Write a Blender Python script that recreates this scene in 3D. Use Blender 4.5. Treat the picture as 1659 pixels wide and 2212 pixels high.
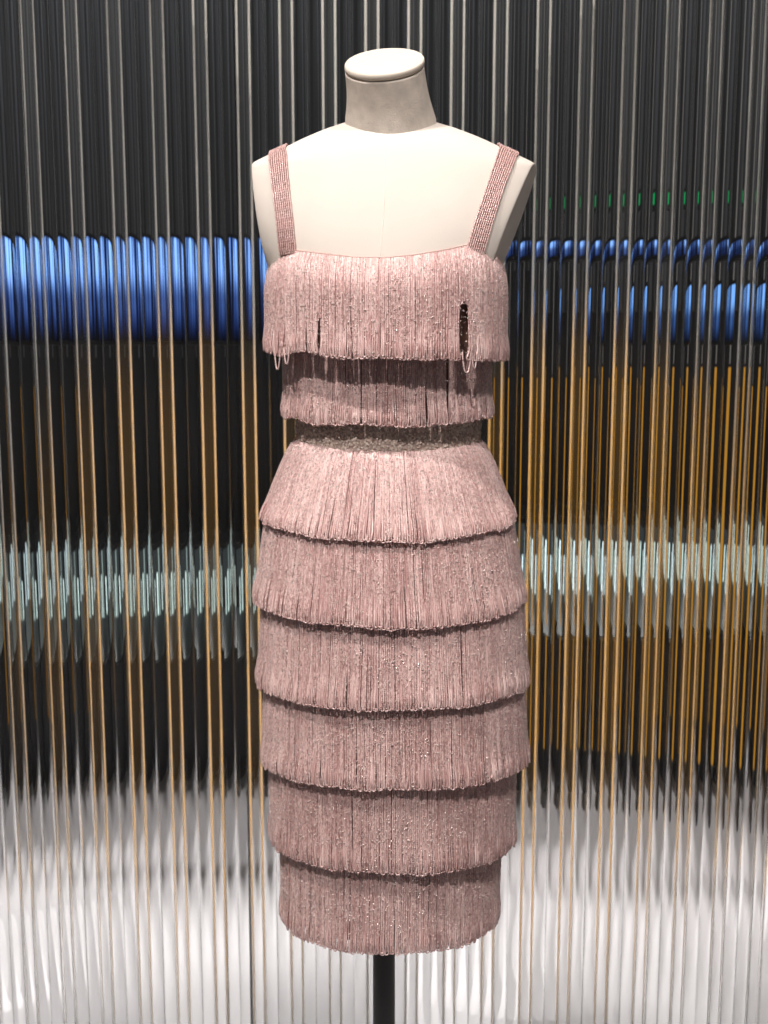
import bpy, math, random
import numpy as np
from mathutils import Vector

random.seed(7)
rng = np.random.default_rng(7)
sc = bpy.context.scene
for o in list(bpy.data.objects):
    bpy.data.objects.remove(o)
COL = sc.collection

# ------------------------------------------------------------------ camera
F = 2304.0            # focal length in units of the 1659 x 2212 working grid
PITCH = math.radians(8.0)
CAM_D, CAM_Z = 1.40, 1.30
cam = bpy.data.cameras.new('camera')
cam.sensor_fit = 'VERTICAL'
cam.sensor_height = 36.0
cam.lens = 36.0 * F / 2212.0
cam.clip_start, cam.clip_end = 0.05, 60
cam.dof.use_dof = True; cam.dof.focus_distance = 1.29; cam.dof.aperture_fstop = 6.0
cam_o = bpy.data.objects.new('camera', cam)
cam_o.location = (0, -CAM_D, CAM_Z)
cam_o.rotation_euler = (math.radians(90) - PITCH, 0, 0)
COL.objects.link(cam_o)
sc.camera = cam_o

# ------------------------------------------------------------------ world, lights, exposure
w = bpy.data.worlds.new('World'); sc.world = w; w.use_nodes = True
bg = w.node_tree.nodes['Background']
bg.inputs[0].default_value = (1.0, 0.96, 0.95, 1); bg.inputs[1].default_value = 0.09

def aim(o, target):
    d = Vector(target) - Vector(o.location)
    o.rotation_euler = d.to_track_quat('-Z', 'Y').to_euler()

def spot(name, loc, target, power, color, angle, blend=0.3, radius=0.03):
    l = bpy.data.lights.new(name, 'SPOT'); l.energy = power; l.color = color
    l.spot_size = math.radians(angle); l.spot_blend = blend; l.shadow_soft_size = radius
    o = bpy.data.objects.new(name, l); o.location = loc; COL.objects.link(o); aim(o, target)
    return o

def area(name, loc, target, power, color, sx, sy):
    l = bpy.data.lights.new(name, 'AREA'); l.shape = 'RECTANGLE'; l.size = sx; l.size_y = sy
    l.energy = power; l.color = color
    o = bpy.data.objects.new(name, l); o.location = loc; COL.objects.link(o); aim(o, target)
    return o

spot('ceiling_spot_key', (-0.85, -1.10, 3.55), (0, 0, 1.15), 192, (1.0, 0.93, 0.88), 46, 0.5, 0.035)
spot('ceiling_spot_fill', (0.85, -1.30, 3.55), (0, 0, 1.10), 110, (1.0, 0.94, 0.90), 46, 0.5, 0.035)
spot('far_spot', (-0.6, -2.5, 3.7), (0, 0, 0.70), 260, (1.0, 0.93, 0.89), 34, 0.5, 0.05)
# unseen spots added behind the screen: floor pools, pale and amber on the strips
for q, x in enumerate((-1.75, -1.25, -0.8, -0.3, 0.2, 0.7, 1.15, 1.7)):
    yf_ = (1.05, 1.30, 0.95, 1.25, 1.0, 1.35, 0.95, 1.25)[q]
    spot('added_floor_spot', (x, yf_ + 0.05, 3.3), (x, yf_, 0.0), (400, 320, 440, 340, 430, 320, 440, 350)[q], (1.0, 0.95, 0.92), (19, 22, 18, 22, 19, 21, 18, 22)[q], 1.0, 0.06)
for q, x in enumerate((-1.5, -1.0, -0.55, -0.1, 0.38, 0.85, 1.4)):
    spot('added_floor_spot', (x, 0.78, 3.3), (x, 0.72, 0.0), (330, 430, 350, 460, 380, 430, 340)[q], (1.0, 0.96, 0.92), (15, 17, 15, 18, 15, 17, 16)[q], 1.0, 0.06)
for q, x in enumerate((-1.05, -0.35, 0.35, 1.05)):
    spot('added_pale_spot', (x, 1.75, 3.3), (x, 0.49, 2.2), 190, (1.0, 0.95, 0.90), 44, 0.9, 0.05)
    spot('added_amber_spot', (x, 1.85, 3.0), (x, 0.49, 0.86), (850, 850, 950, 1000)[q], (1.0, 0.47, 0.02), 17, 0.8, 0.05)

vs = sc.view_settings
vs.view_transform = 'Standard'; vs.look = 'None'; vs.exposure = 0.0; vs.gamma = 1.0
sc.cycles.caustics_refractive = False
sc.cycles.caustics_reflective = False
sc.cycles.use_denoising = True
sc.cycles.max_bounces = 12
sc.cycles.transmission_bounces = 10
sc.cycles.sample_clamp_indirect = 4.0

# ------------------------------------------------------------------ helpers
def inv(u, v, Y):
    """point at depth plane Y seen at grid position u, v"""
    xc, yc = (u - 829.5) / F, (1106 - v) / F
    d = Vector((xc, math.cos(PITCH) + yc * math.sin(PITCH), -math.sin(PITCH) + yc * math.cos(PITCH)))
    t = (Y + CAM_D) / d.y
    return Vector((0, -CAM_D, CAM_Z)) + d * t

def zat(v, Y): return inv(829.5, v, Y).z
def wat(n, v, Y=0.0): return inv(829.5 + n, v, Y).x

def link(name, verts, faces, mat=None, parent=None, smooth=False):
    me = bpy.data.meshes.new(name)
    if isinstance(verts, np.ndarray):
        verts = np.ascontiguousarray(verts, dtype=np.float32); faces = np.ascontiguousarray(faces, dtype=np.int32)
        n, k = faces.shape
        me.vertices.add(len(verts)); me.vertices.foreach_set('co', verts.ravel())
        me.loops.add(n * k); me.loops.foreach_set('vertex_index', faces.ravel())
        me.polygons.add(n); me.polygons.foreach_set('loop_start', np.arange(0, n * k, k, dtype=np.int32))
        me.polygons.foreach_set('loop_total', np.full(n, k, dtype=np.int32))
        me.update(calc_edges=True)
    else:
        me.from_pydata(verts, [], faces); me.update()
    if smooth: me.polygons.foreach_set('use_smooth', [True] * len(me.polygons))
    if mat: me.materials.append(mat)
    o = bpy.data.objects.new(name, me); COL.objects.link(o)
    if parent: o.parent = parent
    return o

def thing(name, label, cat, group=None):
    o = bpy.data.objects.new(name, None); COL.objects.link(o)
    o.empty_display_size = 0.05
    o['label'] = label; o['category'] = cat
    if group: o['group'] = group
    return o

def tag(o, label, cat, group=None):
    o['label'] = label; o['category'] = cat
    if group: o['group'] = group
    return o

def box(x0, x1, y0, y1, z0, z1):
    v = [(x, y, z) for z in (z0, z1) for y in (y0, y1) for x in (x0, x1)]
    f = [(0, 2, 3, 1), (4, 5, 7, 6), (0, 1, 5, 4), (2, 6, 7, 3), (0, 4, 6, 2), (1, 3, 7, 5)]
    return v, f

def lathe(profile, n=48, cx=0, cy=0):
    v, f = [], []
    for r, z in profile:
        for i in range(n):
            a = 2 * math.pi * i / n
            v.append((cx + r * math.cos(a), cy + r * math.sin(a), z))
    for j in range(len(profile) - 1):
        for i in range(n):
            i2 = (i + 1) % n
            f.append((j * n + i, j * n + i2, (j + 1) * n + i2, (j + 1) * n + i))
    f.append(tuple(range(n))[::-1]); f.append(tuple((len(profile) - 1) * n + i for i in range(n)))
    return v, f

def mat(name, color, rough=0.5, metal=0.0, spec=0.5, **kw):
    m = bpy.data.materials.new(name); m.use_nodes = True
    p = m.node_tree.nodes['Principled BSDF']
    p.inputs['Base Color'].default_value = (*color, 1); p.inputs['Roughness'].default_value = rough
    p.inputs['Metallic'].default_value = metal; p.inputs['Specular IOR Level'].default_value = spec
    for k, v in kw.items():
        p.inputs[k.replace('_', ' ')].default_value = v
    return m

def emit(name, color, strength):
    m = bpy.data.materials.new(name); m.use_nodes = True; nt = m.node_tree; nt.nodes.clear()
    e = nt.nodes.new('ShaderNodeEmission'); o = nt.nodes.new('ShaderNodeOutputMaterial')
    e.inputs[0].default_value = (*color, 1); e.inputs[1].default_value = strength
    nt.links.new(e.outputs[0], o.inputs[0]); return m

def add_noise(m, scale, detail, lo, hi, bump=0.0, bscale=None, stretch=(1, 1, 1)):
    """multiply base colour by noise in lo..hi, optional bump"""
    nt = m.node_tree; p = nt.nodes['Principled BSDF']
    tc = nt.nodes.new('ShaderNodeTexCoord'); mp = nt.nodes.new('ShaderNodeMapping')
    mp.inputs['Scale'].default_value = stretch
    nt.links.new(tc.outputs['Object'], mp.inputs[0])
    no = nt.nodes.new('ShaderNodeTexNoise'); no.inputs['Scale'].default_value = scale; no.inputs['Detail'].default_value = detail
    nt.links.new(mp.outputs[0], no.inputs['Vector'])
    mr = nt.nodes.new('ShaderNodeMapRange'); mr.inputs['From Min'].default_value = 0.3; mr.inputs['From Max'].default_value = 0.7
    mr.inputs['To Min'].default_value = lo; mr.inputs['To Max'].default_value = hi
    nt.links.new(no.outputs['Fac'], mr.inputs['Value'])
    mx = nt.nodes.new('ShaderNodeVectorMath'); mx.operation = 'SCALE'
    mx.inputs[0].default_value = p.inputs['Base Color'].default_value[:3]
    nt.links.new(mr.outputs[0], mx.inputs['Scale']); nt.links.new(mx.outputs[0], p.inputs['Base Color'])
    if bump:
        n2 = nt.nodes.new('ShaderNodeTexNoise'); n2.inputs['Scale'].default_value = bscale or scale * 6; n2.inputs['Detail'].default_value = 3
        nt.links.new(mp.outputs[0], n2.inputs['Vector'])
        b = nt.nodes.new('ShaderNodeBump'); b.inputs['Strength'].default_value = bump; b.inputs['Distance'].default_value = 0.002
        nt.links.new(n2.outputs['Fac'], b.inputs['Height']); nt.links.new(b.outputs[0], p.inputs['Normal'])
    return m

# ------------------------------------------------------------------ materials
M_linen = add_noise(mat('cream_cotton', (0.77, 0.70, 0.63), 0.9, spec=0.2), 9, 4, 0.97, 1.03, 0.12, 900)
M_neck = add_noise(mat('neck_cotton', (0.70, 0.62, 0.54), 0.95, spec=0.15), 55, 6, 0.80, 1.12, 0.35, 500)
M_cap = add_noise(mat('cap_cotton', (0.76, 0.68, 0.58), 0.85, spec=0.2), 20, 3, 0.97, 1.03, 0.1, 700)
M_black = mat('black_metal', (0.006, 0.006, 0.007), 0.45)
M_floor = add_noise(mat('pale_floor', (0.66, 0.64, 0.66), 0.3), 2.5, 3, 0.88, 1.1)
M_wall = mat('charcoal_wall', (0.006, 0.006, 0.008), 0.6)
M_lining = add_noise(mat('lining_silk', (0.34, 0.19, 0.14), 0.7), 60, 3, 0.6, 1.3)

def bead_mat(name, ca, cb, rough):
    m = mat(name, ca, rough, 0.0, 0.6); nt = m.node_tree; p = nt.nodes['Principled BSDF']
    at = nt.nodes.new('ShaderNodeAttribute'); at.attribute_name = 'bead'
    sp = nt.nodes.new('ShaderNodeSeparateColor'); nt.links.new(at.outputs['Color'], sp.inputs[0])
    mx = nt.nodes.new('ShaderNodeMix'); mx.data_type = 'RGBA'
    mx.inputs[6].default_value = (*ca, 1); mx.inputs[7].default_value = (*cb, 1)
    nt.links.new(sp.outputs[0], mx.inputs[0]); nt.links.new(mx.outputs[2], p.inputs['Base Color'])
    mr = nt.nodes.new('ShaderNodeMapRange'); mr.inputs['From Min'].default_value = 0.72; mr.inputs['From Max'].default_value = 0.86
    mr.inputs['To Min'].default_value = rough; mr.inputs['To Max'].default_value = 0.24
    nt.links.new(sp.outputs[1], mr.inputs[0]); nt.links.new(mr.outputs[0], p.inputs['Roughness'])
    mt = nt.nodes.new('ShaderNodeMapRange'); mt.inputs['From Min'].default_value = 0.78; mt.inputs['From Max'].default_value = 0.95
    mt.inputs['To Min'].default_value = 0.5; mt.inputs['To Max'].default_value = 1.0
    nt.links.new(sp.outputs[1], mt.inputs[0]); nt.links.new(mt.outputs[0], p.inputs['Specular IOR Level'])
    return m
M_bead = bead_mat('pink_glass_beads', (0.58, 0.345, 0.325), (1.0, 0.77, 0.73), 0.36)
M_sparkle = mat('sparkle_facet', (1.0, 0.82, 0.77), 0.26, 0.35, 1.0)
M_belt = bead_mat('bronze_sequins', (0.66, 0.50, 0.43), (0.95, 0.80, 0.70), 0.34)

M_glass = bpy.data.materials.new('clear_acrylic'); M_glass.use_nodes = True
nt = M_glass.node_tree; nt.nodes.clear()
g = nt.nodes.new('ShaderNodeBsdfGlass'); go = nt.nodes.new('ShaderNodeOutputMaterial')
g.inputs['Roughness'].default_value = 0.0; g.inputs['IOR'].default_value = 1.49; g.inputs['Color'].default_value = (0.96, 0.97, 0.97, 1)
nt.links.new(g.outputs[0], go.inputs[0])
M_strip = bpy.data.materials.new('opal_strip'); M_strip.use_nodes = True
nt = M_strip.node_tree; nt.nodes.clear()
t1 = nt.nodes.new('ShaderNodeBsdfTranslucent'); t2 = nt.nodes.new('ShaderNodeBsdfDiffuse'); mxs = nt.nodes.new('ShaderNodeMixShader'); go = nt.nodes.new('ShaderNodeOutputMaterial')
t1.inputs[0].default_value = (0.9, 0.88, 0.84, 1); t2.inputs[0].default_value = (0.8, 0.78, 0.74, 1)
mxs.inputs[0].default_value = 0.25
nt.links.new(t1.outputs[0], mxs.inputs[1]); nt.links.new(t2.outputs[0], mxs.inputs[2]); nt.links.new(mxs.outputs[0], go.inputs[0])

# ------------------------------------------------------------------ setting
WALL_Y = 2.02
v, f = box(-6, 6, -4, 6, -0.1, 0.0)
o = link('floor', v, f, M_floor); o['kind'] = 'structure'
v, f = box(-5, 5, WALL_Y, WALL_Y + 0.1, 0.0, 3.4)
wall = link('wall', v, f, M_wall); wall['kind'] = 'structure'
# upright boards in uneven greys, added for grey streaks through the ribs
xw = -4.0; GREYS = [mat('streak_grey', (g_, g_, g_ * 1.08), 0.55) for g_ in (0.012, 0.03, 0.06, 0.11, 0.02)]
q = 0
while xw < 4.0:
    wb = random.uniform(0.05, 0.22)
    v, f = box(xw, xw + wb - 0.01, WALL_Y - random.uniform(0.015, 0.03), WALL_Y - 0.002, zat(random.uniform(560, 800), WALL_Y), 3.38)
    link('streak_board', v, f, random.choice(GREYS), wall); xw += wb; q += 1
for x in (-1.6, -0.55, 0.55, 1.6):
    spot('added_wall_spot', (x, 1.35, 3.35), (x, WALL_Y, 2.3), 48, (0.95, 0.97, 1.0), 60, 0.9, 0.06)  # unseen spots added to grey the upper wall

# ------------------------------------------------------------------ fluted screen: three panels, each flute a part
P = 0.0718; X0 = -0.0203; CREST_Y = 0.455; BASE_Y = 0.473; BACK_Y = 0.479; ZT = 2.9
def rib_mesh(name, width, height):
    """solid D-shaped clear rib: domed front, flat back"""
    hw = width / 2 - 0.00012; n = 48; pts = []
    for i in range(n + 1):
        x = -hw * math.cos(math.pi * i / n)
        pts.append((x, -0.0012 - height * max(0.0, 1 - abs(x / hw) ** 2.1) ** 0.58))
    vv, ff_ = [], []
    for x, y in pts: vv += [(x, y, 0.0), (x, y, ZT)]
    vv += [(hw, 0.004, 0.0), (hw, 0.004, ZT), (-hw, 0.004, 0.0), (-hw, 0.004, ZT)]
    m_ = len(vv) // 2
    for i in range(m_):
        j_ = (i + 1) % m_
        ff_.append((2 * i, 2 * j_, 2 * j_ + 1, 2 * i + 1))
    nb_ = len(vv); vv += vv[:]                         # separate cap vertices keep the wall normals level
    ff_.append(tuple(nb_ + 2 * i for i in range(m_))[::-1]); ff_.append(tuple(nb_ + 2 * i + 1 for i in range(m_)))
    me = bpy.data.meshes.new(name); me.from_pydata(vv, [], ff_); me.update()
    me.polygons.foreach_set('use_smooth', [i < n for i in range(len(ff_))])
    me.materials.append(M_glass)
    return me
GAP = 0.06 * P; W_A, W_B = 0.325 * P, 0.23 * P
left_mes = [rib_mesh('rib', W_A, h) for h in (0.0060, 0.0074, 0.0088)]; right_mes = [rib_mesh('rib', W_A, h) for h in (0.0054, 0.0066, 0.0080)]; narrow_me = rib_mesh('rib', W_B, 0.0040)
sv, sf = [], []
SW = 0.0021
for i in range(9):
    a = math.pi * i / 8
    sv += [(SW * math.cos(a), -SW * 0.8 * math.sin(a), 0.0), (SW * math.cos(a), -SW * 0.8 * math.sin(a), ZT)]
for i in range(8): sf.append((2 * i, 2 * i + 2, 2 * i + 3, 2 * i + 1))
sf.append((0, 1, 17, 16))
strip_me = bpy.data.meshes.new('glint_strip'); strip_me.from_pydata(sv, [], sf); strip_me.update()
strip_me.materials.append(M_strip)  # strips added to stand in for bright lines on the glass

M_film = bpy.data.materials.new('milky_haze'); M_film.use_nodes = True
nt = M_film.node_tree; nt.nodes.clear()
t1 = nt.nodes.new('ShaderNodeBsdfTranslucent'); t2 = nt.nodes.new('ShaderNodeBsdfTransparent'); mxs = nt.nodes.new('ShaderNodeMixShader'); go = nt.nodes.new('ShaderNodeOutputMaterial')
t1.inputs[0].default_value = (0.8, 0.78, 0.75, 1); mxs.inputs[0].default_value = 0.022
nt.links.new(t2.outputs[0], mxs.inputs[1]); nt.links.new(t1.outputs[0], mxs.inputs[2]); nt.links.new(mxs.outputs[0], go.inputs[0])
film_me = bpy.data.meshes.new('haze_film')
film_me.from_pydata([(-0.0085, 0, 0), (0.0085, 0, 0), (0.0085, 0, ZT), (-0.0085, 0, ZT), (-0.0085, 0.0006, 0), (0.0085, 0.0006, 0), (0.0085, 0.0006, ZT), (-0.0085, 0.0006, ZT)], [], [(0, 1, 2, 3)]); film_me.update()
film_me.materials.append(M_film)  # film added behind the narrow ribs to give a faint haze

def fluted_panel(k0, k1, label):
    """flutes k0..k1-1; flute k spans valley k to valley k+1"""
    xa, xb = X0 + k0 * P, X0 + k1 * P
    t = thing('fluted_panel', label, 'panel', 'clear fluted panels of the screen')
    t.location = ((xa + xb) / 2, BASE_Y, 0)
    for k in range(k0, k1):
        xv = X0 + k * P - t.location.x                     # valley centre of this period
        for me_, dx in ((narrow_me, 0.0), (random.choice(left_mes), W_B / 2 + GAP + W_A / 2), (random.choice(right_mes), W_B / 2 + GAP + 1.5 * W_A)):
            rb_ = bpy.data.objects.new('rib', me_); COL.objects.link(rb_); rb_.parent = t
            rb_.location = (xv + dx, random.uniform(-0.0006, 0.0006), 0); rb_.rotation_euler = (0, 0, math.radians(random.gauss(0, 2.6)))
            if me_ is narrow_me:
                for s in (-1, 1):
                    st = bpy.data.objects.new('glint_strip', strip_me); COL.objects.link(st); st.parent = rb_
                    st.location = (s * (W_B / 2 + GAP / 2), 0.0055, 0)
                fm = bpy.data.objects.new('haze_film', film_me); COL.objects.link(fm); fm.parent = rb_
                fm.location = (0, 0.0095, 0)
    return t
KL, KR = -4, 7
pl = fluted_panel(-16, KL, 'clear fluted panel crossed by the broad blue glow')
pc = fluted_panel(KL, KR, 'clear fluted panel directly behind the mannequin')
pr = fluted_panel(KR, 18, 'clear fluted panel with green glints and amber stripes')
v, f = box(-0.006, 0.006, -0.001, 0.022, 0.0, ZT)
jt = link('joint_post', v, f, M_black, pc); jt.location = (X0 + KL * P - pc.location.x + 0.47 * P, 0.014, 0)

# ------------------------------------------------------------------ the hall's lights and added glows, seen blurred through the screen
def glow_fade(name, ca, cb, strength, z0, z1, pw=1.0):
    """glow painted into the emission: bright above, fading and streaked below"""
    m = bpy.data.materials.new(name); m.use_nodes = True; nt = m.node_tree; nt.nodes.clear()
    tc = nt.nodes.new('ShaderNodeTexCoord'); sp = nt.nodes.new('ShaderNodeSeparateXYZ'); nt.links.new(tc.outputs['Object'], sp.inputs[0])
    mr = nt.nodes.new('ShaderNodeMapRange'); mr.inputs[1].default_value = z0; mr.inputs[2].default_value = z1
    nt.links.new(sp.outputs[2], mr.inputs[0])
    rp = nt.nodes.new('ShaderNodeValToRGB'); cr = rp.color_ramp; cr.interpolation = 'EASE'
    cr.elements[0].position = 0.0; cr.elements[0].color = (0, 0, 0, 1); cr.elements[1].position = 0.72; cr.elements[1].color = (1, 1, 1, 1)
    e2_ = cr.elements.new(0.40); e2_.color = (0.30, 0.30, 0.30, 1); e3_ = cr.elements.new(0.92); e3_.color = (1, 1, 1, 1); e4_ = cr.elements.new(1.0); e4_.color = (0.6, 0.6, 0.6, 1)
    nt.links.new(mr.outputs[0], rp.inputs[0])  # downward fade of the glow, painted into the emission
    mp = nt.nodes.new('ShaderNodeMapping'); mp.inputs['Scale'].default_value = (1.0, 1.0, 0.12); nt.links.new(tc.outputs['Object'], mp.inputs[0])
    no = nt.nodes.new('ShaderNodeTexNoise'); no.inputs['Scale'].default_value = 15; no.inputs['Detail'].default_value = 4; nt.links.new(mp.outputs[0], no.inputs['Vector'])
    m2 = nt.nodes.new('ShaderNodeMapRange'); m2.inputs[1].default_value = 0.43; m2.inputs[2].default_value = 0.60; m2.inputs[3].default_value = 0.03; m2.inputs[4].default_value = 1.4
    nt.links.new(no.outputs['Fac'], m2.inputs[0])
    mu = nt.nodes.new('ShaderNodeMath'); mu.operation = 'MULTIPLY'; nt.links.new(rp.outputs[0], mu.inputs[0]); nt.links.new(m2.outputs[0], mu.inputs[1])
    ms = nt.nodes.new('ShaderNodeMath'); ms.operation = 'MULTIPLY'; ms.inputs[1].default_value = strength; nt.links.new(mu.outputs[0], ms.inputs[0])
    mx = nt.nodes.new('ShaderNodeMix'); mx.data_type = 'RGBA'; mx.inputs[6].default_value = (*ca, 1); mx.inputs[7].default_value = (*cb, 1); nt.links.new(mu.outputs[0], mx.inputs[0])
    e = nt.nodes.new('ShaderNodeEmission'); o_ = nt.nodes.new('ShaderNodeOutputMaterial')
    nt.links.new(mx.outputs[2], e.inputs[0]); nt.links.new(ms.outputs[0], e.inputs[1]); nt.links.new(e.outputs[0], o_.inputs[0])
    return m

def glow(name, label, cat, x0, x1, v0, v1, y, color, strength, depth=0.04, fade_pair=None):
    z1, z0 = zat(v0, y), zat(v1, y)
    vv, f_ = box(x0, x1, y, y + depth, z0, z1)
    t = thing(name, label, cat); t.location = (0, 0, 0)
    link('lit_face', [(x0 + .01, y - .002, z0 + .01), (x1 - .01, y - .002, z0 + .01), (x1 - .01, y - .002, z1 - .01), (x0 + .01, y - .002, z1 - .01)], [(0, 1, 2, 3)], glow_fade(name + '_glow_fade', *fade_pair, strength, z0, z1, 1.1) if fade_pair else emit(name + '_glow', color, strength), t)
    link('housing', vv, f_, M_black, t)
    return t
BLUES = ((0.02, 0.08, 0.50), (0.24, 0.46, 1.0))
glow('video_screen', 'wide blue video screen glowing behind the fluted panel', 'screen', -2.1, -0.22, 505, 745, 1.22, None, 1.5, fade_pair=BLUES)
glow('light_bar', 'narrow blue light bar glowing beyond the screen', 'light', 0.12, 1.9, 512, 562, 1.22, None, 1.1, fade_pair=BLUES)
glow('video_screen', 'pale blue screen behind the panel with green glints', 'screen', 0.80, 1.5, 605, 745, 1.20, None, 0.9, fade_pair=((0.06, 0.2, 0.8), (0.2, 0.45, 1.0)))
glow('exit_light', 'small green light box glowing behind the fluted panel', 'light', 0.62, 0.70, 408, 452, 1.25, (0.0, 0.45, 0.12), 0.7)
# showcases: added glowing panes above a sloping front added to catch their glow
M_slope = mat('cabinet_front', (0.09, 0.115, 0.115), 0.3)
M_caseback = emit('case_back_glow', (0.50, 0.58, 0.60), 0.07)
xk = -2.5
for q, (wd, v0, br) in enumerate([(0.62, 1285, 0.9), (0.34, 1300, 0.55), (0.5, 1280, 1.3), (0.72, 1292, 0.9), (0.42, 1268, 0.6), (0.55, 1240, 1.1), (0.5, 1225, 0.8), (0.75, 1232, 1.3), (0.4, 1250, 0.7)]):
    case = thing('showcase', 'low showcase with added upright panes glowing cool white behind the fluted panels', 'showcase', 'showcases along the far wall')
    yk = 1.80 - 0.05 * (q % 3); zk = zat(v0, yk); xa, xb = xk + 0.02, xk + wd - 0.02; xk += wd
    xp = xa + 0.03
    while xp < xb - 0.06:                                   # glowing panes of uneven height, added for upright glints
        wp = random.uniform(0.025, 0.055); hp = random.uniform(0.05, 0.16)
        vv, f_ = box(xp, xp + wp, yk - 0.012, yk + 0.010, zk - 0.03 - random.uniform(0, 0.05), zk + hp)
        link('glint_pane', vv, f_, emit('pane_glow', ((0.80, 1.0, 0.94), (0.88, 1.0, 0.88), (0.78, 0.96, 1.0))[q % 3], br * random.uniform(0.5, 2.2)), case)
        xp += wp + random.uniform(0.05, 0.16)
    vv, f_ = box(xa + 0.03, xb - 0.03, yk + 0.012, yk + 0.018, zk + 0.036, zk + 0.12 + 0.03 * (q % 2))
    link('glow_back', vv, f_, M_caseback, case)  # dim glow added to make the cool white band taller
    vv, f_ = box(xa, xb, yk + 0.02, WALL_Y - 0.01, 0.0, zk + 0.17)
    link('cabinet', vv, f_, M_wall, case)
    zb = zk - 0.15
    link('sloping_front', [(xa, yk + 0.018, zk - 0.03), (xb, yk + 0.018, zk - 0.03), (xb, yk - 0.13, zb), (xa, yk - 0.13, zb), (xa, yk + 0.018, zb - 0.05), (xb, yk + 0.018, zb - 0.05)], [(0, 3, 2, 1), (3, 4, 5, 2)], M_slope, case)
# slim glowing columns added for upright lines: pale above, amber below
M_pale = emit('pale_tube_glow', (0.62, 0.58, 0.54), 0.22)
M_amb = emit('amber_tube_glow', (1.0, 0.46, 0.05), 0.48)
zsplit = zat(840, 1.6)
for q, (x, y, wd) in enumerate([(-1.62, 1.58, 0.06), (0.45, 1.62, 0.05), (0.98, 1.5, 0.11), (1.62, 1.55, 0.16)]):
    cl = thing('glow_column', 'slim added glowing column, pale above and amber below, behind the fluted panels', 'glow column', 'added glowing columns in the hall')
    cl.location = (x, y, 0)
    v, f = lathe([(wd / 2, 0.18), (wd / 2, zsplit + 0.03 * (q % 3))], 20); link('amber_tube', v, f, M_amb, cl, smooth=True)
    v, f = lathe([(wd / 4, zsplit + 0.03 * (q % 3) + 0.01), (wd / 4, 3.2)], 20); link('pale_tube', v, f, M_pale, cl, smooth=True)
    v, f = lathe([(wd * 0.6, 0.0), (wd * 0.6, 0.18)], 20); link('foot', v, f, M_black, cl, smooth=True)
# ------------------------------------------------------------------ mannequin
form = thing('dress_form', 'cream cotton dress form with cut arms and capped neck on black pole', 'mannequin')
ROWS = [  # v, half width, centre u, front depth, back depth
    (222, 60, 840, -0.030, 0.050), (238, 82, 842, -0.018, 0.056), (252, 98, 844, -0.004, 0.062), (275, 150, 846, 0.022, 0.070), (300, 202, 848, 0.043, 0.077),
    (322, 244, 849, 0.055, 0.082), (340, 282, 849, 0.062, 0.086), (352, 305, 849, 0.066, 0.088), (362, 322, 849, 0.069, 0.089),
    (380, 330, 849, 0.074, 0.091), (420, 330, 848, 0.084, 0.094), (480, 312, 846, 0.098, 0.096), (540, 282, 842, 0.109, 0.096),
    (600, 250, 838, 0.115, 0.096), (660, 242, 836, 0.117, 0.095), (760, 215, 836, 0.106, 0.088), (900, 194, 838, 0.090, 0.082),
    (950, 192, 838, 0.088, 0.082), (1050, 222, 840, 0.100, 0.095), (1200, 256, 842, 0.114, 0.115), (1330, 262, 846, 0.116, 0.12),
    (1500, 256, 850, 0.110, 0.11), (1600, 236, 848, 0.100, 0.10), (1720, 190, 846, 0.08, 0.08), (1760, 120, 846, 0.05, 0.05)]
R = np.array(ROWS, float)
rz = np.array([zat(r[0], 0) for r in ROWS]); ra = np.array([wat(r[1], r[0]) for r in ROWS]); rc = np.array([wat(r[2] - 829.5, r[0]) for r in ROWS])
def smooth_interp(z, zs, vals):
    # cubic hermite through the table (z descending)
    zs = zs[::-1]; vals = vals[::-1]
    m = np.gradient(vals, zs)
    i = np.clip(np.searchsorted(zs, z) - 1, 0, len(zs) - 2)
    h = zs[i + 1] - zs[i]; t = (z - zs[i]) / h
    return ((2*t**3 - 3*t**2 + 1) * vals[i] + (t**3 - 2*t**2 + t) * h * m[i] + (-2*t**3 + 3*t**2) * vals[i+1] + (t**3 - t**2) * h * m[i+1])
NZ, NP = 260, 320
zz = np.concatenate([np.linspace(rz[0], rz[12], 150), np.linspace(rz[12], rz[-1], NZ - 150 + 1)[1:]])
phi = np.linspace(0, 2 * np.pi, NP, endpoint=False)
def sgnpow(x, e): return np.sign(x) * np.abs(x) ** e
verts = []
z360 = zat(360, 0)
for z in zz:
    a = smooth_interp(z, rz, ra); c = smooth_interp(z, rz, rc); bf = smooth_interp(z, rz, R[:, 3]); bb = smooth_interp(z, rz, R[:, 4])
    e = 2 / 2.15
    x = c + a * sgnpow(np.sin(phi), e)
    cs = sgnpow(np.cos(phi), e)
    mid = (bb - bf) / 2; hb = (bb + bf) / 2
    y = mid - hb * cs
    xr = 0.1872 + 0.02 * 0.213 + 0.213 * y + 0.349 * (z - z360)
    xl = -0.163 + 0.10 * y - 0.15 * (z - z360)
    if z > rz[14]:
        x = np.minimum(x, xr); x = np.maximum(x, xl)
    verts.append(np.stack([x, y, np.full(NP, z)], 1))
verts = np.concatenate(verts)
nzr = len(zz)
i = np.arange(NP); i2 = (i + 1) % NP
faces = np.concatenate([np.stack([j*NP + i, (j+1)*NP + i, (j+1)*NP + i2, j*NP + i2], 1) for j in range(nzr - 1)])
torso = link('torso', verts, faces, M_linen, form, smooth=True)
link('torso_base', verts[-NP:][::4].tolist(), [tuple(range(NP // 4))], M_linen, torso)
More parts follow.
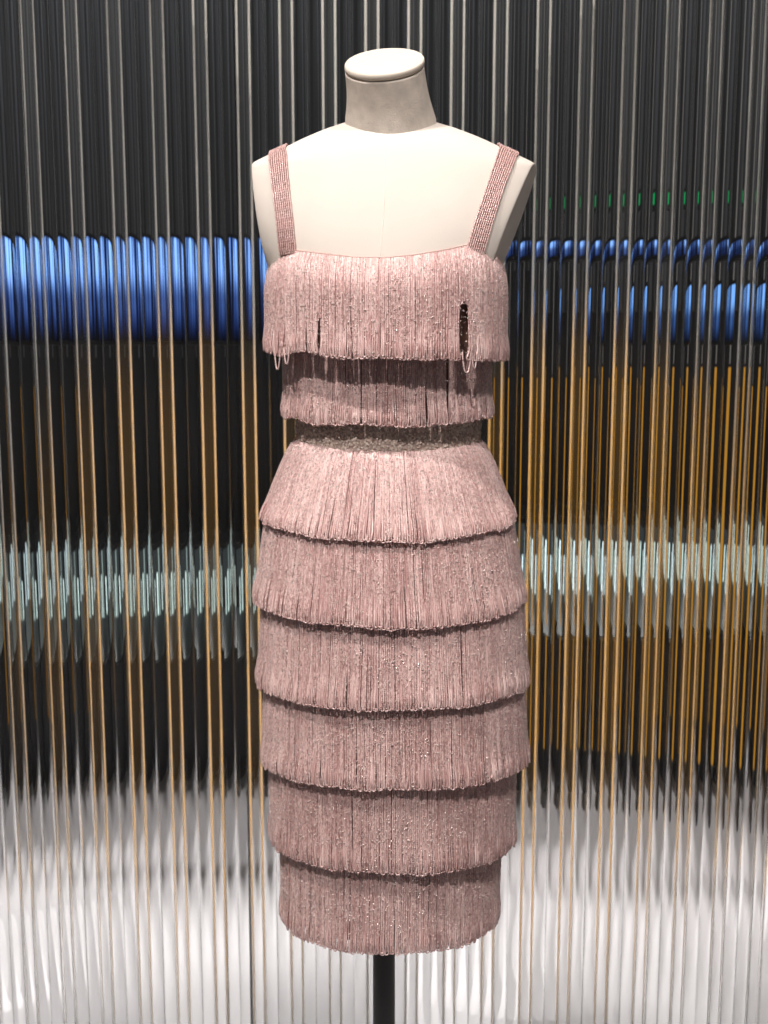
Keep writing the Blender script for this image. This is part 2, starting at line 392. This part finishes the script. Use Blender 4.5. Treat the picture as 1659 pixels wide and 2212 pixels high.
# centre-front seam: a fine raised thread
def body_front(z):
    return smooth_interp(z, rz, (R[:, 4] - R[:, 3]) / 2) - smooth_interp(z, rz, (R[:, 4] + R[:, 3]) / 2)
sv, sf = [], []
zs_ = np.linspace(zat(288, -0.06), zat(575, -0.12), 60)
for j, z in enumerate(zs_):
    c = smooth_interp(z, rz, rc) - 0.010; y = body_front(z)
    sv += [(c - 0.0011, y + 0.0004, z), (c, y - 0.0009, z), (c + 0.0011, y + 0.0004, z)]
for j in range(len(zs_) - 1):
    for k in range(2): sf.append((3*j + k, 3*j + k + 1, 3*j + k + 4, 3*j + k + 3))
link('front_seam', sv, sf, M_linen, torso, smooth=True)

# neck: leaning forward, tilted rings
def tilted_ring(c, a, b, tilt, roll, n=96):
    out = []
    for k in range(n):
        p = 2 * math.pi * k / n
        x, y, z = a * math.sin(p), -b * math.cos(p), 0.0
        y, z = y * math.cos(tilt) , y * math.sin(tilt)
        x, z = x * math.cos(roll), z + x * math.sin(roll)
        out.append((c[0] + x, c[1] + y, c[2] + z))
    return out
nb = Vector((wat(844 - 829.5, 256), 0.004, zat(256, 0.004)))
ntp = Vector((wat(830.5 - 829.5, 148), -0.026, zat(148, -0.026)))
TILT = math.radians(32)
def rings_mesh(rings):
    v_, f_ = [], []
    n = len(rings[0])
    for r in rings: v_ += r
    for j in range(len(rings) - 1):
        for k in range(n):
            f_.append((j*n + k, j*n + (k+1) % n, (j+1)*n + (k+1) % n, (j+1)*n + k))
    f_.append(tuple(range((len(rings)-1)*n, len(rings)*n))); f_.append(tuple(range(n))[::-1])
    return v_, f_
rings = []
for j in range(25):
    t = j / 24
    c = nb.lerp(ntp, t)
    a = 0.0565 * (1 - t) + 0.0487 * t - 0.0016 * math.sin(math.pi * t) + 0.001 * (1 - t) ** 4
    rings.append(tilted_ring(c, a, a * 1.03, TILT, math.radians(4.5) * t + math.radians(-1) * (1 - t)))
low = [tilted_ring(nb + Vector((0, 0.004, -0.02)), 0.058, 0.058, TILT, 0)]
v, f = rings_mesh(low + rings)
neck = link('neck', v, f, M_neck, form, smooth=True)
up = Vector((0, -math.sin(TILT), math.cos(TILT)))
caprings = []
for d, s in ((0.0012, 0.93), (0.0016, 0.985), (0.0022, 1.005), (0.0055, 1.012), (0.0078, 1.005), (0.0090, 0.985), (0.0094, 0.95), (0.0096, 0.6)):
    caprings.append(tilted_ring(ntp + up * d, 0.0487 * s, 0.0487 * 1.03 * s, TILT, math.radians(4.5)))
v, f = rings_mesh(caprings)
link('neck_cap', v, f, M_cap, form, smooth=True)
# pole and foot
pz = zat(1755, 0)
v, f = lathe([(0.0156, 0.012), (0.0156, pz + 0.02)], 40, wat(0, 2100), 0.0)
pole = link('pole', v, f, M_black, form, smooth=False)
v, f = lathe([(0.16, 0.0), (0.16, 0.006), (0.155, 0.010), (0.03, 0.014), (0.02, 0.03)], 64, wat(0, 2100), 0.0)
link('base_plate', v, f, M_black, form)

# ------------------------------------------------------------------ dress
dress = thing('fringed_dress', 'pink beaded dress with tiers of looped fringe worn by the dress form', 'dress')

def tube_arrays(paths, normals, rad, attr, sides, spin):
    """paths (S,N,3), outward normals (S,N,3), rad (S,N), attr (S,N,2), spin (S,N)"""
    S, N, _ = paths.shape
    tan = np.gradient(paths, axis=1); tan /= np.linalg.norm(tan, axis=2, keepdims=True) + 1e-9
    side = np.cross(tan, normals); side /= np.linalg.norm(side, axis=2, keepdims=True) + 1e-9
    nor = np.cross(side, tan)
    ang = spin[..., None] + np.arange(sides) * 2 * np.pi / sides
    ring = paths[:, :, None, :] + rad[..., None, None] * (np.cos(ang)[..., None] * nor[:, :, None, :] + np.sin(ang)[..., None] * side[:, :, None, :])
    V = ring.reshape(-1, 3)
    idx = np.arange(S * N * sides).reshape(S, N, sides)
    a = idx[:, :-1, :]; b = idx[:, 1:, :]
    fa = np.stack([a, np.roll(a, -1, 2), np.roll(b, -1, 2), b], -1).reshape(-1, 4)
    A = np.repeat(attr.reshape(-1, 2), sides, 0)
    return V, fa, A

def bead_object(name, parts, m, parent):
    V = []; Fc = []; A = []; off = 0
    for v_, f_, a_ in parts:
        V.append(v_); Fc.append(f_ + off); A.append(a_); off += len(v_)
    V = np.concatenate(V); Fc = np.concatenate(Fc); A = np.concatenate(A)
    o = link(name, V, Fc, m, parent)
    at = o.data.color_attributes.new('bead', 'FLOAT_COLOR', 'POINT')
    c = np.zeros((len(V), 4), np.float32); c[:, :2] = A; c[:, 3] = 1
    at.data.foreach_set('color', c.ravel())
    o['kind'] = 'stuff'
    return o

def noise1(x, seed, n=64):
    r = np.random.default_rng(seed); tab = r.uniform(-1, 1, n)
    xi = np.floor(x).astype(int); t = x - xi; t = t * t * (3 - 2 * t)
    return tab[xi % n] * (1 - t) + tab[(xi + 1) % n] * t

SQ = 1.0
class Tier:
    def __init__(s, top, hem, ease=1.0, topfn=None, hemfn=None):
        # top/hem: (v side, v centre, half width, centre u, front depth, back depth)
        s.t = s.conv(top); s.h = s.conv(hem); s.ease = ease; s.topfn = topfn; s.hemfn = hemfn
    @staticmethod
    def conv(q):
        vs_, vc_, a, c, bf, bb = q
        return dict(zs=zat(vs_, 0), zc=zat(vc_, -bf), a=wat(a - 5, vs_), c=wat(c - 829.5, vs_), bf=bf, bb=bb)
    def point(s, ph, t, off):
        """ph angle (0 front), t 0 top..1 hem, off outward offset -> pos, normal"""
        k = t ** s.ease if s.ease > 0.5 else 1 - (1 - np.clip(t / s.ease, 0, 1)) ** 2.2
        L = lambda key: s.t[key] * (1 - k) + s.h[key] * k
        front = np.cos(ph)
        cf = np.clip(front, 0, 1) ** 1.6
        zt = s.t['zs'] + (s.t['zc'] - s.t['zs']) * cf
        zh = s.h['zs'] + (s.h['zc'] - s.h['zs']) * cf
        if s.topfn is not None: zt = zt + s.topfn(ph)
        if s.hemfn is not None: zh = zh + s.hemfn(ph)
        z = zt * (1 - t) + zh * t
        a = L('a') + off; bf = L('bf'); bb = L('bb'); hb = (bf + bb) / 2 + off; mid = (bb - bf) / 2
        sx = sgnpow(np.sin(ph), SQ); cy = sgnpow(np.cos(ph), SQ)
        pos = np.stack([L('c') + a * sx, mid - hb * cy, z], -1)
        n = np.stack([np.sin(ph) / a, -np.cos(ph) / hb, np.zeros_like(z)], -1)
        n /= np.linalg.norm(n, axis=-1, keepdims=True)
        return pos, n

SPACE = 0.0020
def facets(pos, nor, rad, r):
    """six-sided sparkle stones: a flat table with a bevelled skirt"""
    n = len(pos)
    e1 = np.cross(nor, [0.3, 0.2, 1.0]); e1 /= np.linalg.norm(e1, axis=1, keepdims=True); e2 = np.cross(nor, e1)
    ang = np.arange(6) * np.pi / 3
    ring = np.cos(ang)[None, :, None] * e1[:, None] + np.sin(ang)[None, :, None] * e2[:, None]
    top = pos[:, None] + rad[:, None, None] * 0.7 * ring
    low = pos[:, None] - nor[:, None] * (rad * 0.6)[:, None, None] + rad[:, None, None] * ring
    V = np.concatenate([top, low], 1).reshape(-1, 3)
    b = np.arange(n)[:, None] * 12
    fs = [b + np.array([[0, 1, 2, 3]]), b + np.array([[0, 3, 4, 5]])]
    for k in range(6): fs.append(b + np.array([[6 + k, 6 + (k + 1) % 6, (k + 1) % 6, k]]))
    A = np.repeat(np.stack([r.uniform(0, 1, n), r.uniform(0, 1, n)], 1), 12, 0)
    return V, np.concatenate(fs), A
def build_tier(tier, seed, gap=1.0, gaps=(), tw=0.2):
    r = np.random.default_rng(seed)
    per = math.pi * (tier.h['a'] + (tier.h['bf'] + tier.h['bb']) / 2) * 1.0
    length = abs(tier.t['zc'] - tier.h['zc'])
    base = link_lining(tier, 0.022 if tier.ease < 0.5 else 0.008)
    parts = []
    # outer loops over the front and the sides, plainer ones behind
    for kind in ('front', 'under', 'back'):
        n_all = int(per / (2 * SPACE))
        ph0 = (np.arange(n_all) + r.uniform(-0.25, 0.25, n_all)) * 2 * np.pi / n_all - np.pi
        lim = math.radians(112)
        sel = np.abs(ph0) < lim if kind != 'back' else np.abs(ph0) >= lim
        if kind == 'under': ph0 = ph0 + np.pi / n_all
        ph0 = ph0[sel]; S = len(ph0)
        step = 0.0012 if kind == 'front' else 0.008
        nl = max(6, int(length / step)); na = 7 if kind == 'front' else 4
        dphi = 2 * np.pi / n_all
        # parameter along the loop: leg down, arc, leg up
        tl = np.linspace(0, 1, nl)
        jit_end = 1.0 + r.normal(0, 0.0022, S) + 0.008 * noise1(ph0 * 9 + 50, seed + 3)
        if kind == 'under': jit_end -= 0.018
        half = dphi * (0.25 + r.uniform(-0.05, 0.08, S))
        wob = noise1(ph0 * 11 + 40, seed + 1) * 1.0 + noise1(ph0 * 41 + 90, seed + 2) * 0.8 + r.normal(0, 0.55, S)
        wob *= gap * SPACE / 0.13
        arc = np.linspace(0, np.pi, na + 2)[1:-1]
        rb = 0.0016
        T = np.concatenate([np.tile(tl, (S, 1)) * jit_end[:, None], jit_end[:, None] + rb / length * np.sin(arc)[None] * r.uniform(0.8, 1.5, S)[:, None], np.tile(tl[::-1], (S, 1)) * jit_end[:, None]], 1)
        sidep = np.concatenate([-np.ones(nl), -np.cos(arc), np.ones(nl)])[None]
        legjit = r.normal(0, 0.22, (S, 1)) * np.where(sidep < 0, 1, 0) + r.normal(0, 0.22, (S, 1)) * np.where(sidep > 0, 1, 0)
        PH = ph0[:, None] + half[:, None] * sidep * (1 + 0.7 * np.clip((T - 0.93) / 0.07, 0, 1)) + wob[:, None] * np.clip((T - tw) / (1 - tw), 0, 1) ** 1.5 * (1 - 0.45 * np.clip((T - 0.86) / 0.14, 0, 1)) + legjit * dphi * 0.28 * np.sin(np.clip(T, 0, 1) * np.pi)
        for g0, gs, ga, gt in gaps:
            d_ = ph0[:, None] - g0
            PH = PH + np.sign(d_) * ga * np.exp(-(d_ / gs) ** 2) * np.clip((T - gt) / 0.035, 0, 1) * (1 - 0.5 * np.clip((T - 0.9) / 0.1, 0, 1))
        lift = r.uniform(0, 0.0009, (S, 1)) + r.uniform(0.0, 0.0036, (S, 1)) * np.clip((T - 0.6) / 0.3, 0, 1) ** 2 - r.uniform(0.0, 0.0022, (S, 1)) * np.clip((T - 0.9) / 0.1, 0, 1) ** 2
        off = 0.0014 + lift + 0.0008 * noise1(ph0 * 7 + 30, seed + 5)[:, None] * T
        if kind == 'under': off = off - 0.0009
        off = off * np.clip(T * 8, 0.3, 1)
        pos, nor = tier.point(PH, T, off)
        N = T.shape[1]
        if kind == 'front':
            rad = np.where(np.arange(N) % 2 == 0, 0.00072, 0.00128)[None] * r.uniform(0.85, 1.15, (S, N))
            spin = r.uniform(0, 2 * np.pi, (S, N)) * 0.35
        else:
            rad = np.full((S, N), 0.00135); spin = np.zeros((S, N))
        tint = np.clip(0.45 + r.normal(0, 0.12, (S, 1)) + 0.18 * noise1(ph0 * 5 + 10, seed + 8)[:, None] + np.repeat(r.normal(0, 0.30, (S, N // 2 + 1)), 2, 1)[:, :N], 0, 1)
        spark = np.repeat(r.uniform(0, 1, (S, N // 2 + 1)), 2, 1)[:, :N]
        if kind != 'front': spark = np.zeros((S, N))
        parts.append(tube_arrays(pos, nor, rad, np.stack([tint, spark], -1), 4, spin))
    bead_object('bead_fringe', parts, M_bead, base)
    # small sparkle facets added among the beads, tilted up towards the lights
    n = int(3400 * length / 0.11)
    ph = r.uniform(-1.9, 1.9, n); tt = r.uniform(0.03, 0.98, n)
    pos, nor = tier.point(ph, tt, np.full(n, 0.0034))
    nor = nor + np.array([0, 0, 0.55]) + r.normal(0, 0.36, (n, 3)); nor /= np.linalg.norm(nor, axis=1, keepdims=True)
    bead_object('sparkle_facets', [facets(pos, nor, 0.0004 + 0.0008 * r.uniform(0, 1, n) ** 2.5, r)], M_sparkle, base)
    return base

def link_lining(tier, recede=0.008):
    nph, nt_ = 160, 14
    ph = np.linspace(0, 2 * np.pi, nph, endpoint=False)
    tt = np.linspace(0, 0.93, nt_)
    PH, TT = np.meshgrid(ph, tt)
    pos, nor = tier.point((PH + np.pi) % (2 * np.pi) - np.pi, TT, -0.0012 - recede * TT)
    V = pos.reshape(-1, 3)
    j = np.arange(nt_ - 1)[:, None] * nph; ii = np.arange(nph)[None]; ii2 = (ii + 1) % nph
    Fc = np.stack([j + ii, j + nph + ii, j + nph + ii2, j + ii2], -1).reshape(-1, 4)
    return link('fringe_tier', V, Fc, M_lining, dress, smooth=True)

NECK_UV = [(560, 606), (572, 600), (578, 585), (590, 566), (607, 550), (640, 542), (700, 549), (760, 556), (829, 558), (900, 551), (960, 541), (1010, 530), (1040, 532), (1065, 549), (1085, 575), (1096, 600), (1108, 606)]
def make_neckline(q):
    """height of the upper edge above the plain ring so that it follows the photographed neckline"""
    base = Tier.conv(q); pts = np.linspace(-np.pi, np.pi, 361); out = []
    us, vs2 = zip(*NECK_UV)
    for p in pts:
        x = base['c'] + base['a'] * sgnpow(np.sin(p), SQ); cyy = sgnpow(np.cos(p), SQ)
        y = (base['bb'] - base['bf']) / 2 - (base['bb'] + base['bf']) / 2 * cyy
        z0 = base['zs'] + (base['zc'] - base['zs']) * np.clip(np.cos(p), 0, 1) ** 1.6
        yf = min(y, 0.01); vv_ = 570.0
        for _ in range(3):
            depth = (yf + CAM_D) * math.cos(PITCH)
            pz_ = inv(829.5, vv_, yf)
            dep = (pz_.y + CAM_D) * math.cos(PITCH) - (pz_.z - CAM_Z) * math.sin(PITCH)
            vv_ = float(np.interp(829.5 + x * F / dep, us, vs2))
        z = inv(829.5, vv_, yf).z
        if abs(p) > np.pi / 2: z = min(z, z) - 0.012 * (abs(p) - np.pi / 2)
        out.append(z - z0)
    out = np.array(out)
    return lambda ph: np.interp((ph + np.pi) % (2 * np.pi) - np.pi, pts, out)
B1_TOP = (600, 558, 252, 835, 0.122, 0.100)
neckline = make_neckline(B1_TOP)
b1hem = lambda ph: 0.004 * noise1(ph * 3 + 20, 77) - 0.004 * np.sin(ph)
tiers = [
    Tier(B1_TOP, (764, 770, 258, 834, 0.142, 0.112), 0.42, neckline, b1hem),
    Tier((735, 742, 222, 836, 0.112, 0.094), (894, 919, 226, 837, 0.112, 0.100), 1.0, None, lambda ph: 0.003 * noise1(ph * 4 + 20, 78)),
    Tier((948, 970, 203, 838, 0.094, 0.088), (1112, 1170, 273, 838, 0.136, 0.125), 0.8, None, lambda ph: 0.002 * noise1(ph * 4 + 20, 79)),
    Tier((1085, 1130, 262, 840, 0.126, 0.122), (1285, 1355, 292, 842, 0.146, 0.140), 0.9, None, lambda ph: 0.002 * noise1(ph * 4 + 20, 80)),
    Tier((1258, 1310, 281, 848, 0.134, 0.130), (1462, 1531, 292, 848, 0.146, 0.138), 1.0, None, lambda ph: 0.002 * noise1(ph * 4 + 20, 81)),
    Tier((1435, 1490, 281, 851, 0.134, 0.128), (1628, 1704, 286, 853, 0.143, 0.134), 1.0, None, lambda ph: 0.002 * noise1(ph * 4 + 20, 82)),
    Tier((1600, 1660, 268, 848, 0.130, 0.122), (1796, 1885, 263, 848, 0.134, 0.125), 1.0, None, lambda ph: 0.002 * noise1(ph * 4 + 20, 83)),
    Tier((1768, 1840, 240, 845, 0.120, 0.112), (1962, 2058, 234, 842, 0.122, 0.113), 1.0, None, lambda ph: 0.002 * noise1(ph * 4 + 20, 84)),
]
for q, t in enumerate(tiers):
    build_tier(t, 100 + 10 * q, gap=(0.9 if q < 2 else 0.62), tw=(0.48, 0.05, 0.3, 0.2, 0.2, 0.1, 0.1, 0.05)[q],
               gaps=(((0.64, 0.050, 0.046, 0.50), (-0.54, 0.03, 0.018, 0.60)) if q == 0 else ((0.58, 0.035, 0.026, 0.0),) if q == 1 else ()))
# loops that have slipped and hang below the bodice hem
for g0, wd, dp in ((-1.02, 0.05, 0.014), (-0.88, 0.035, 0.008), (0.66, 0.045, 0.013), (0.74, 0.03, 0.007)):
    a_ = np.linspace(-1, 1, 41); n_ = len(a_)
    pos, nor = tiers[0].point(g0 + wd * a_, 0.94 + 0 * a_, np.full(n_, 0.004))
    pos[:, 2] -= dp + 0.012 - (dp + 0.012) * np.abs(a_) ** 2.6
    rad = np.where(np.arange(n_) % 2 == 0, 0.0008, 0.0014)[None]
    bead_object('loose_loop', [tube_arrays(pos[None], nor[None], rad, np.stack([np.full((1, n_), 0.7), rng.uniform(0, 1, (1, n_))], -1), 4, rng.uniform(0, 2, (1, n_)))], M_bead, dress)
# piping along the neckline
phn = np.linspace(-np.pi, np.pi, 400)
pos, nor = tiers[0].point(phn, np.zeros_like(phn), np.full_like(phn, 0.0008))
M_pipe = mat('neck_piping', (0.72, 0.52, 0.47), 0.5)
v_, f_, a_ = tube_arrays(pos[None] + np.array([0, 0, 0.0006]), nor[None], np.full((1, 400), 0.0013), np.zeros((1, 400, 2)), 6, np.zeros((1, 400)))
link('neckline_piping', v_, f_, M_pipe, dress, smooth=True)

# belt
belt_t = Tier((905, 918, 201, 839, 0.096, 0.088), (955, 976, 200, 839, 0.096, 0.088))
nph = 160
ph = np.linspace(0, 2 * np.pi, nph, endpoint=False)
PH, TT = np.meshgrid(ph, np.linspace(0, 1, 6)); PHw = (PH + np.pi) % (2 * np.pi) - np.pi
pos, _ = belt_t.point(PHw, TT, np.full_like(PH, 0.001))
j = np.arange(5)[:, None] * nph; ii = np.arange(nph)[None]
Fc = np.stack([j + ii, j + nph + ii, j + nph + (ii + 1) % nph, j + (ii + 1) % nph], -1).reshape(-1, 4)
M_beltbase = mat('belt_cloth', (0.58, 0.43, 0.37), 0.6)
belt = link('belt', pos.reshape(-1, 3), Fc, M_beltbase, dress, smooth=True)
nS = 3000
ps = rng.uniform(-1.9, 1.9, nS); ts = rng.uniform(0.02, 0.98, nS)
pp, nn = belt_t.point(ps, ts, np.full(nS, 0.0022))
rad = rng.uniform(0.0010, 0.0017, nS)
nn = nn + rng.normal(0, 0.28, (nS, 3)); nn /= np.linalg.norm(nn, axis=1, keepdims=True)
e1 = np.cross(nn, [0.3, 0.2, 1.0]); e1 /= np.linalg.norm(e1, axis=1, keepdims=True); e2 = np.cross(nn, e1)
ang = np.arange(6) * np.pi / 3
V = pp[:, None, :] + rad[:, None, None] * (np.cos(ang)[None, :, None] * e1[:, None] + np.sin(ang)[None, :, None] * e2[:, None])
Fq = np.concatenate([np.arange(nS)[:, None] * 6 + np.array([[0, 1, 2, 3]]), np.arange(nS)[:, None] * 6 + np.array([[0, 3, 4, 5]])])
A = np.repeat(np.stack([rng.uniform(0, 1, nS), rng.uniform(0, 1, nS)], 1), 6, 0)
bead_object('sequins', [(V.reshape(-1, 3), Fq, A)], M_belt, belt)

# straps: a ribbon over the shoulder carrying rows of beads
from mathutils.bvhtree import BVHTree
bvh = BVHTree.FromPolygons([tuple(p) for p in verts], [tuple(q) for q in faces])
def on_body(u, v):
    o_ = Vector((0, -CAM_D, CAM_Z)); d = (inv(u, v, 0) - o_).normalized()
    loc, n, i_, dist = bvh.ray_cast(o_, d)
    return loc, n
def strap(edge_in, edge_out):
    """two image edges (outer and inner) from bottom to the shoulder top; continued over the back"""
    n = 26
    rows = []
    W = 9
    for j in range(n):
        t = j / (n - 1)
        def along(e):
            k = t * (len(e) - 1); a = min(int(k), len(e) - 2); f_ = k - a
            return (e[a][0] * (1 - f_) + e[a+1][0] * f_, e[a][1] * (1 - f_) + e[a+1][1] * f_)
        p, q = along(edge_in), along(edge_out)
        row = []
        for c in range(W):
            s = c / (W - 1)
            loc, nrm = on_body(p[0] * (1 - s) + q[0] * s, p[1] * (1 - s) + q[1] * s)
            if loc is None:
                row = None; break
            row.append((loc + nrm * 0.0018, nrm))
        if row: rows.append(row)
    # over the shoulder and down the back, following the body
    last = rows[-1]
    y0 = max(p.y for p, n_ in last)
    for y in np.linspace(0.004, 0.075, 14):
        row = []
        for p0, n0 in last:
            loc, nrm, i_, d_ = bvh.ray_cast(Vector((p0.x, p0.y + y, 2.4)), Vector((0, 0, -1)))
            if loc is None: break
            row.append((loc + nrm * 0.0018, nrm))
        if len(row) == W: rows.append(row)
    last = rows[-1]
    for z in np.linspace(0.01, 0.16, 14):
        row = []
        for p0, n0 in last:
            loc, nrm, i_, d_ = bvh.ray_cast(Vector((p0.x * (1 - z), 1.0, p0.z - z)), Vector((0, -1, 0)))
            if loc is None: break
            row.append((loc + nrm * 0.0018, nrm))
        if len(row) == W: rows.append(row)
    pos = np.array([[list(p) for p, n_ in r] for r in rows]); nor = np.array([[list(n_) for p, n_ in r] for r in rows])
    nr = len(rows)
    outer = pos.reshape(-1, 3); inner = (pos - nor * 0.0012).reshape(-1, 3)
    Fs = []
    for a in range(nr - 1):
        for b in range(W - 1):
            Fs.append((a*W + b, a*W + b + 1, (a+1)*W + b + 1, (a+1)*W + b))
    m0 = len(outer)
    for a in range(nr - 1):
        for b in (0, W - 1):
            Fs.append((a*W + b, (a+1)*W + b, m0 + (a+1)*W + b, m0 + a*W + b))
    base = link('strap', np.concatenate([outer, inner]).tolist(), Fs, M_lining, dress)
    # bead rows
    paths, norms = [], []
    K = 9
    for c in range(K):
        s = c / (K - 1) * (W - 1); a = min(int(s), W - 2); f_ = s - a
        p = pos[:, a] * (1 - f_) + pos[:, a+1] * f_; n_ = nor[:, a] * (1 - f_) + nor[:, a+1] * f_
        L = np.concatenate([[0], np.cumsum(np.linalg.norm(np.diff(p, axis=0), axis=1))])
        tt = np.linspace(0, L[-1], int(0.30 / 0.00115))
        paths.append(np.stack([np.interp(tt, L, p[:, q]) for q in range(3)], 1) ); norms.append(np.stack([np.interp(tt, L, n_[:, q]) for q in range(3)], 1))
    paths = np.array(paths); norms = np.array(norms)
    S, N, _ = paths.shape
    paths += norms * (0.0007 + rng.uniform(0, 0.0006, (S, N))[..., None])
    rad = np.where(np.arange(N) % 2 == 0, 0.0008, 0.0014)[None] * rng.uniform(0.85, 1.15, (S, N))
    tint = np.clip(0.28 + rng.normal(0, 0.15, (S, N)), 0, 1)
    spark = np.repeat(rng.uniform(0, 1, (S, N // 2 + 1)), 2, 1)[:, :N]
    bead_object('bead_rows', [tube_arrays(paths, norms, rad, np.stack([tint, spark], -1), 4, rng.uniform(0, 2, (S, N)))], M_bead, base)
strap([(608, 552), (600, 480), (590, 400), (583, 345), (584, 340)], [(641, 548), (634, 480), (625, 400), (619, 330), (617, 326)])
strap([(1004, 548), (1025, 480), (1052, 400), (1077, 328), (1079, 323)], [(1040, 552), (1062, 480), (1088, 400), (1113, 340), (1117, 338)])

print('objects', len(bpy.data.objects), 'tris', sum(len(o.data.polygons) * 2 for o in bpy.data.objects if o.type == 'MESH'))
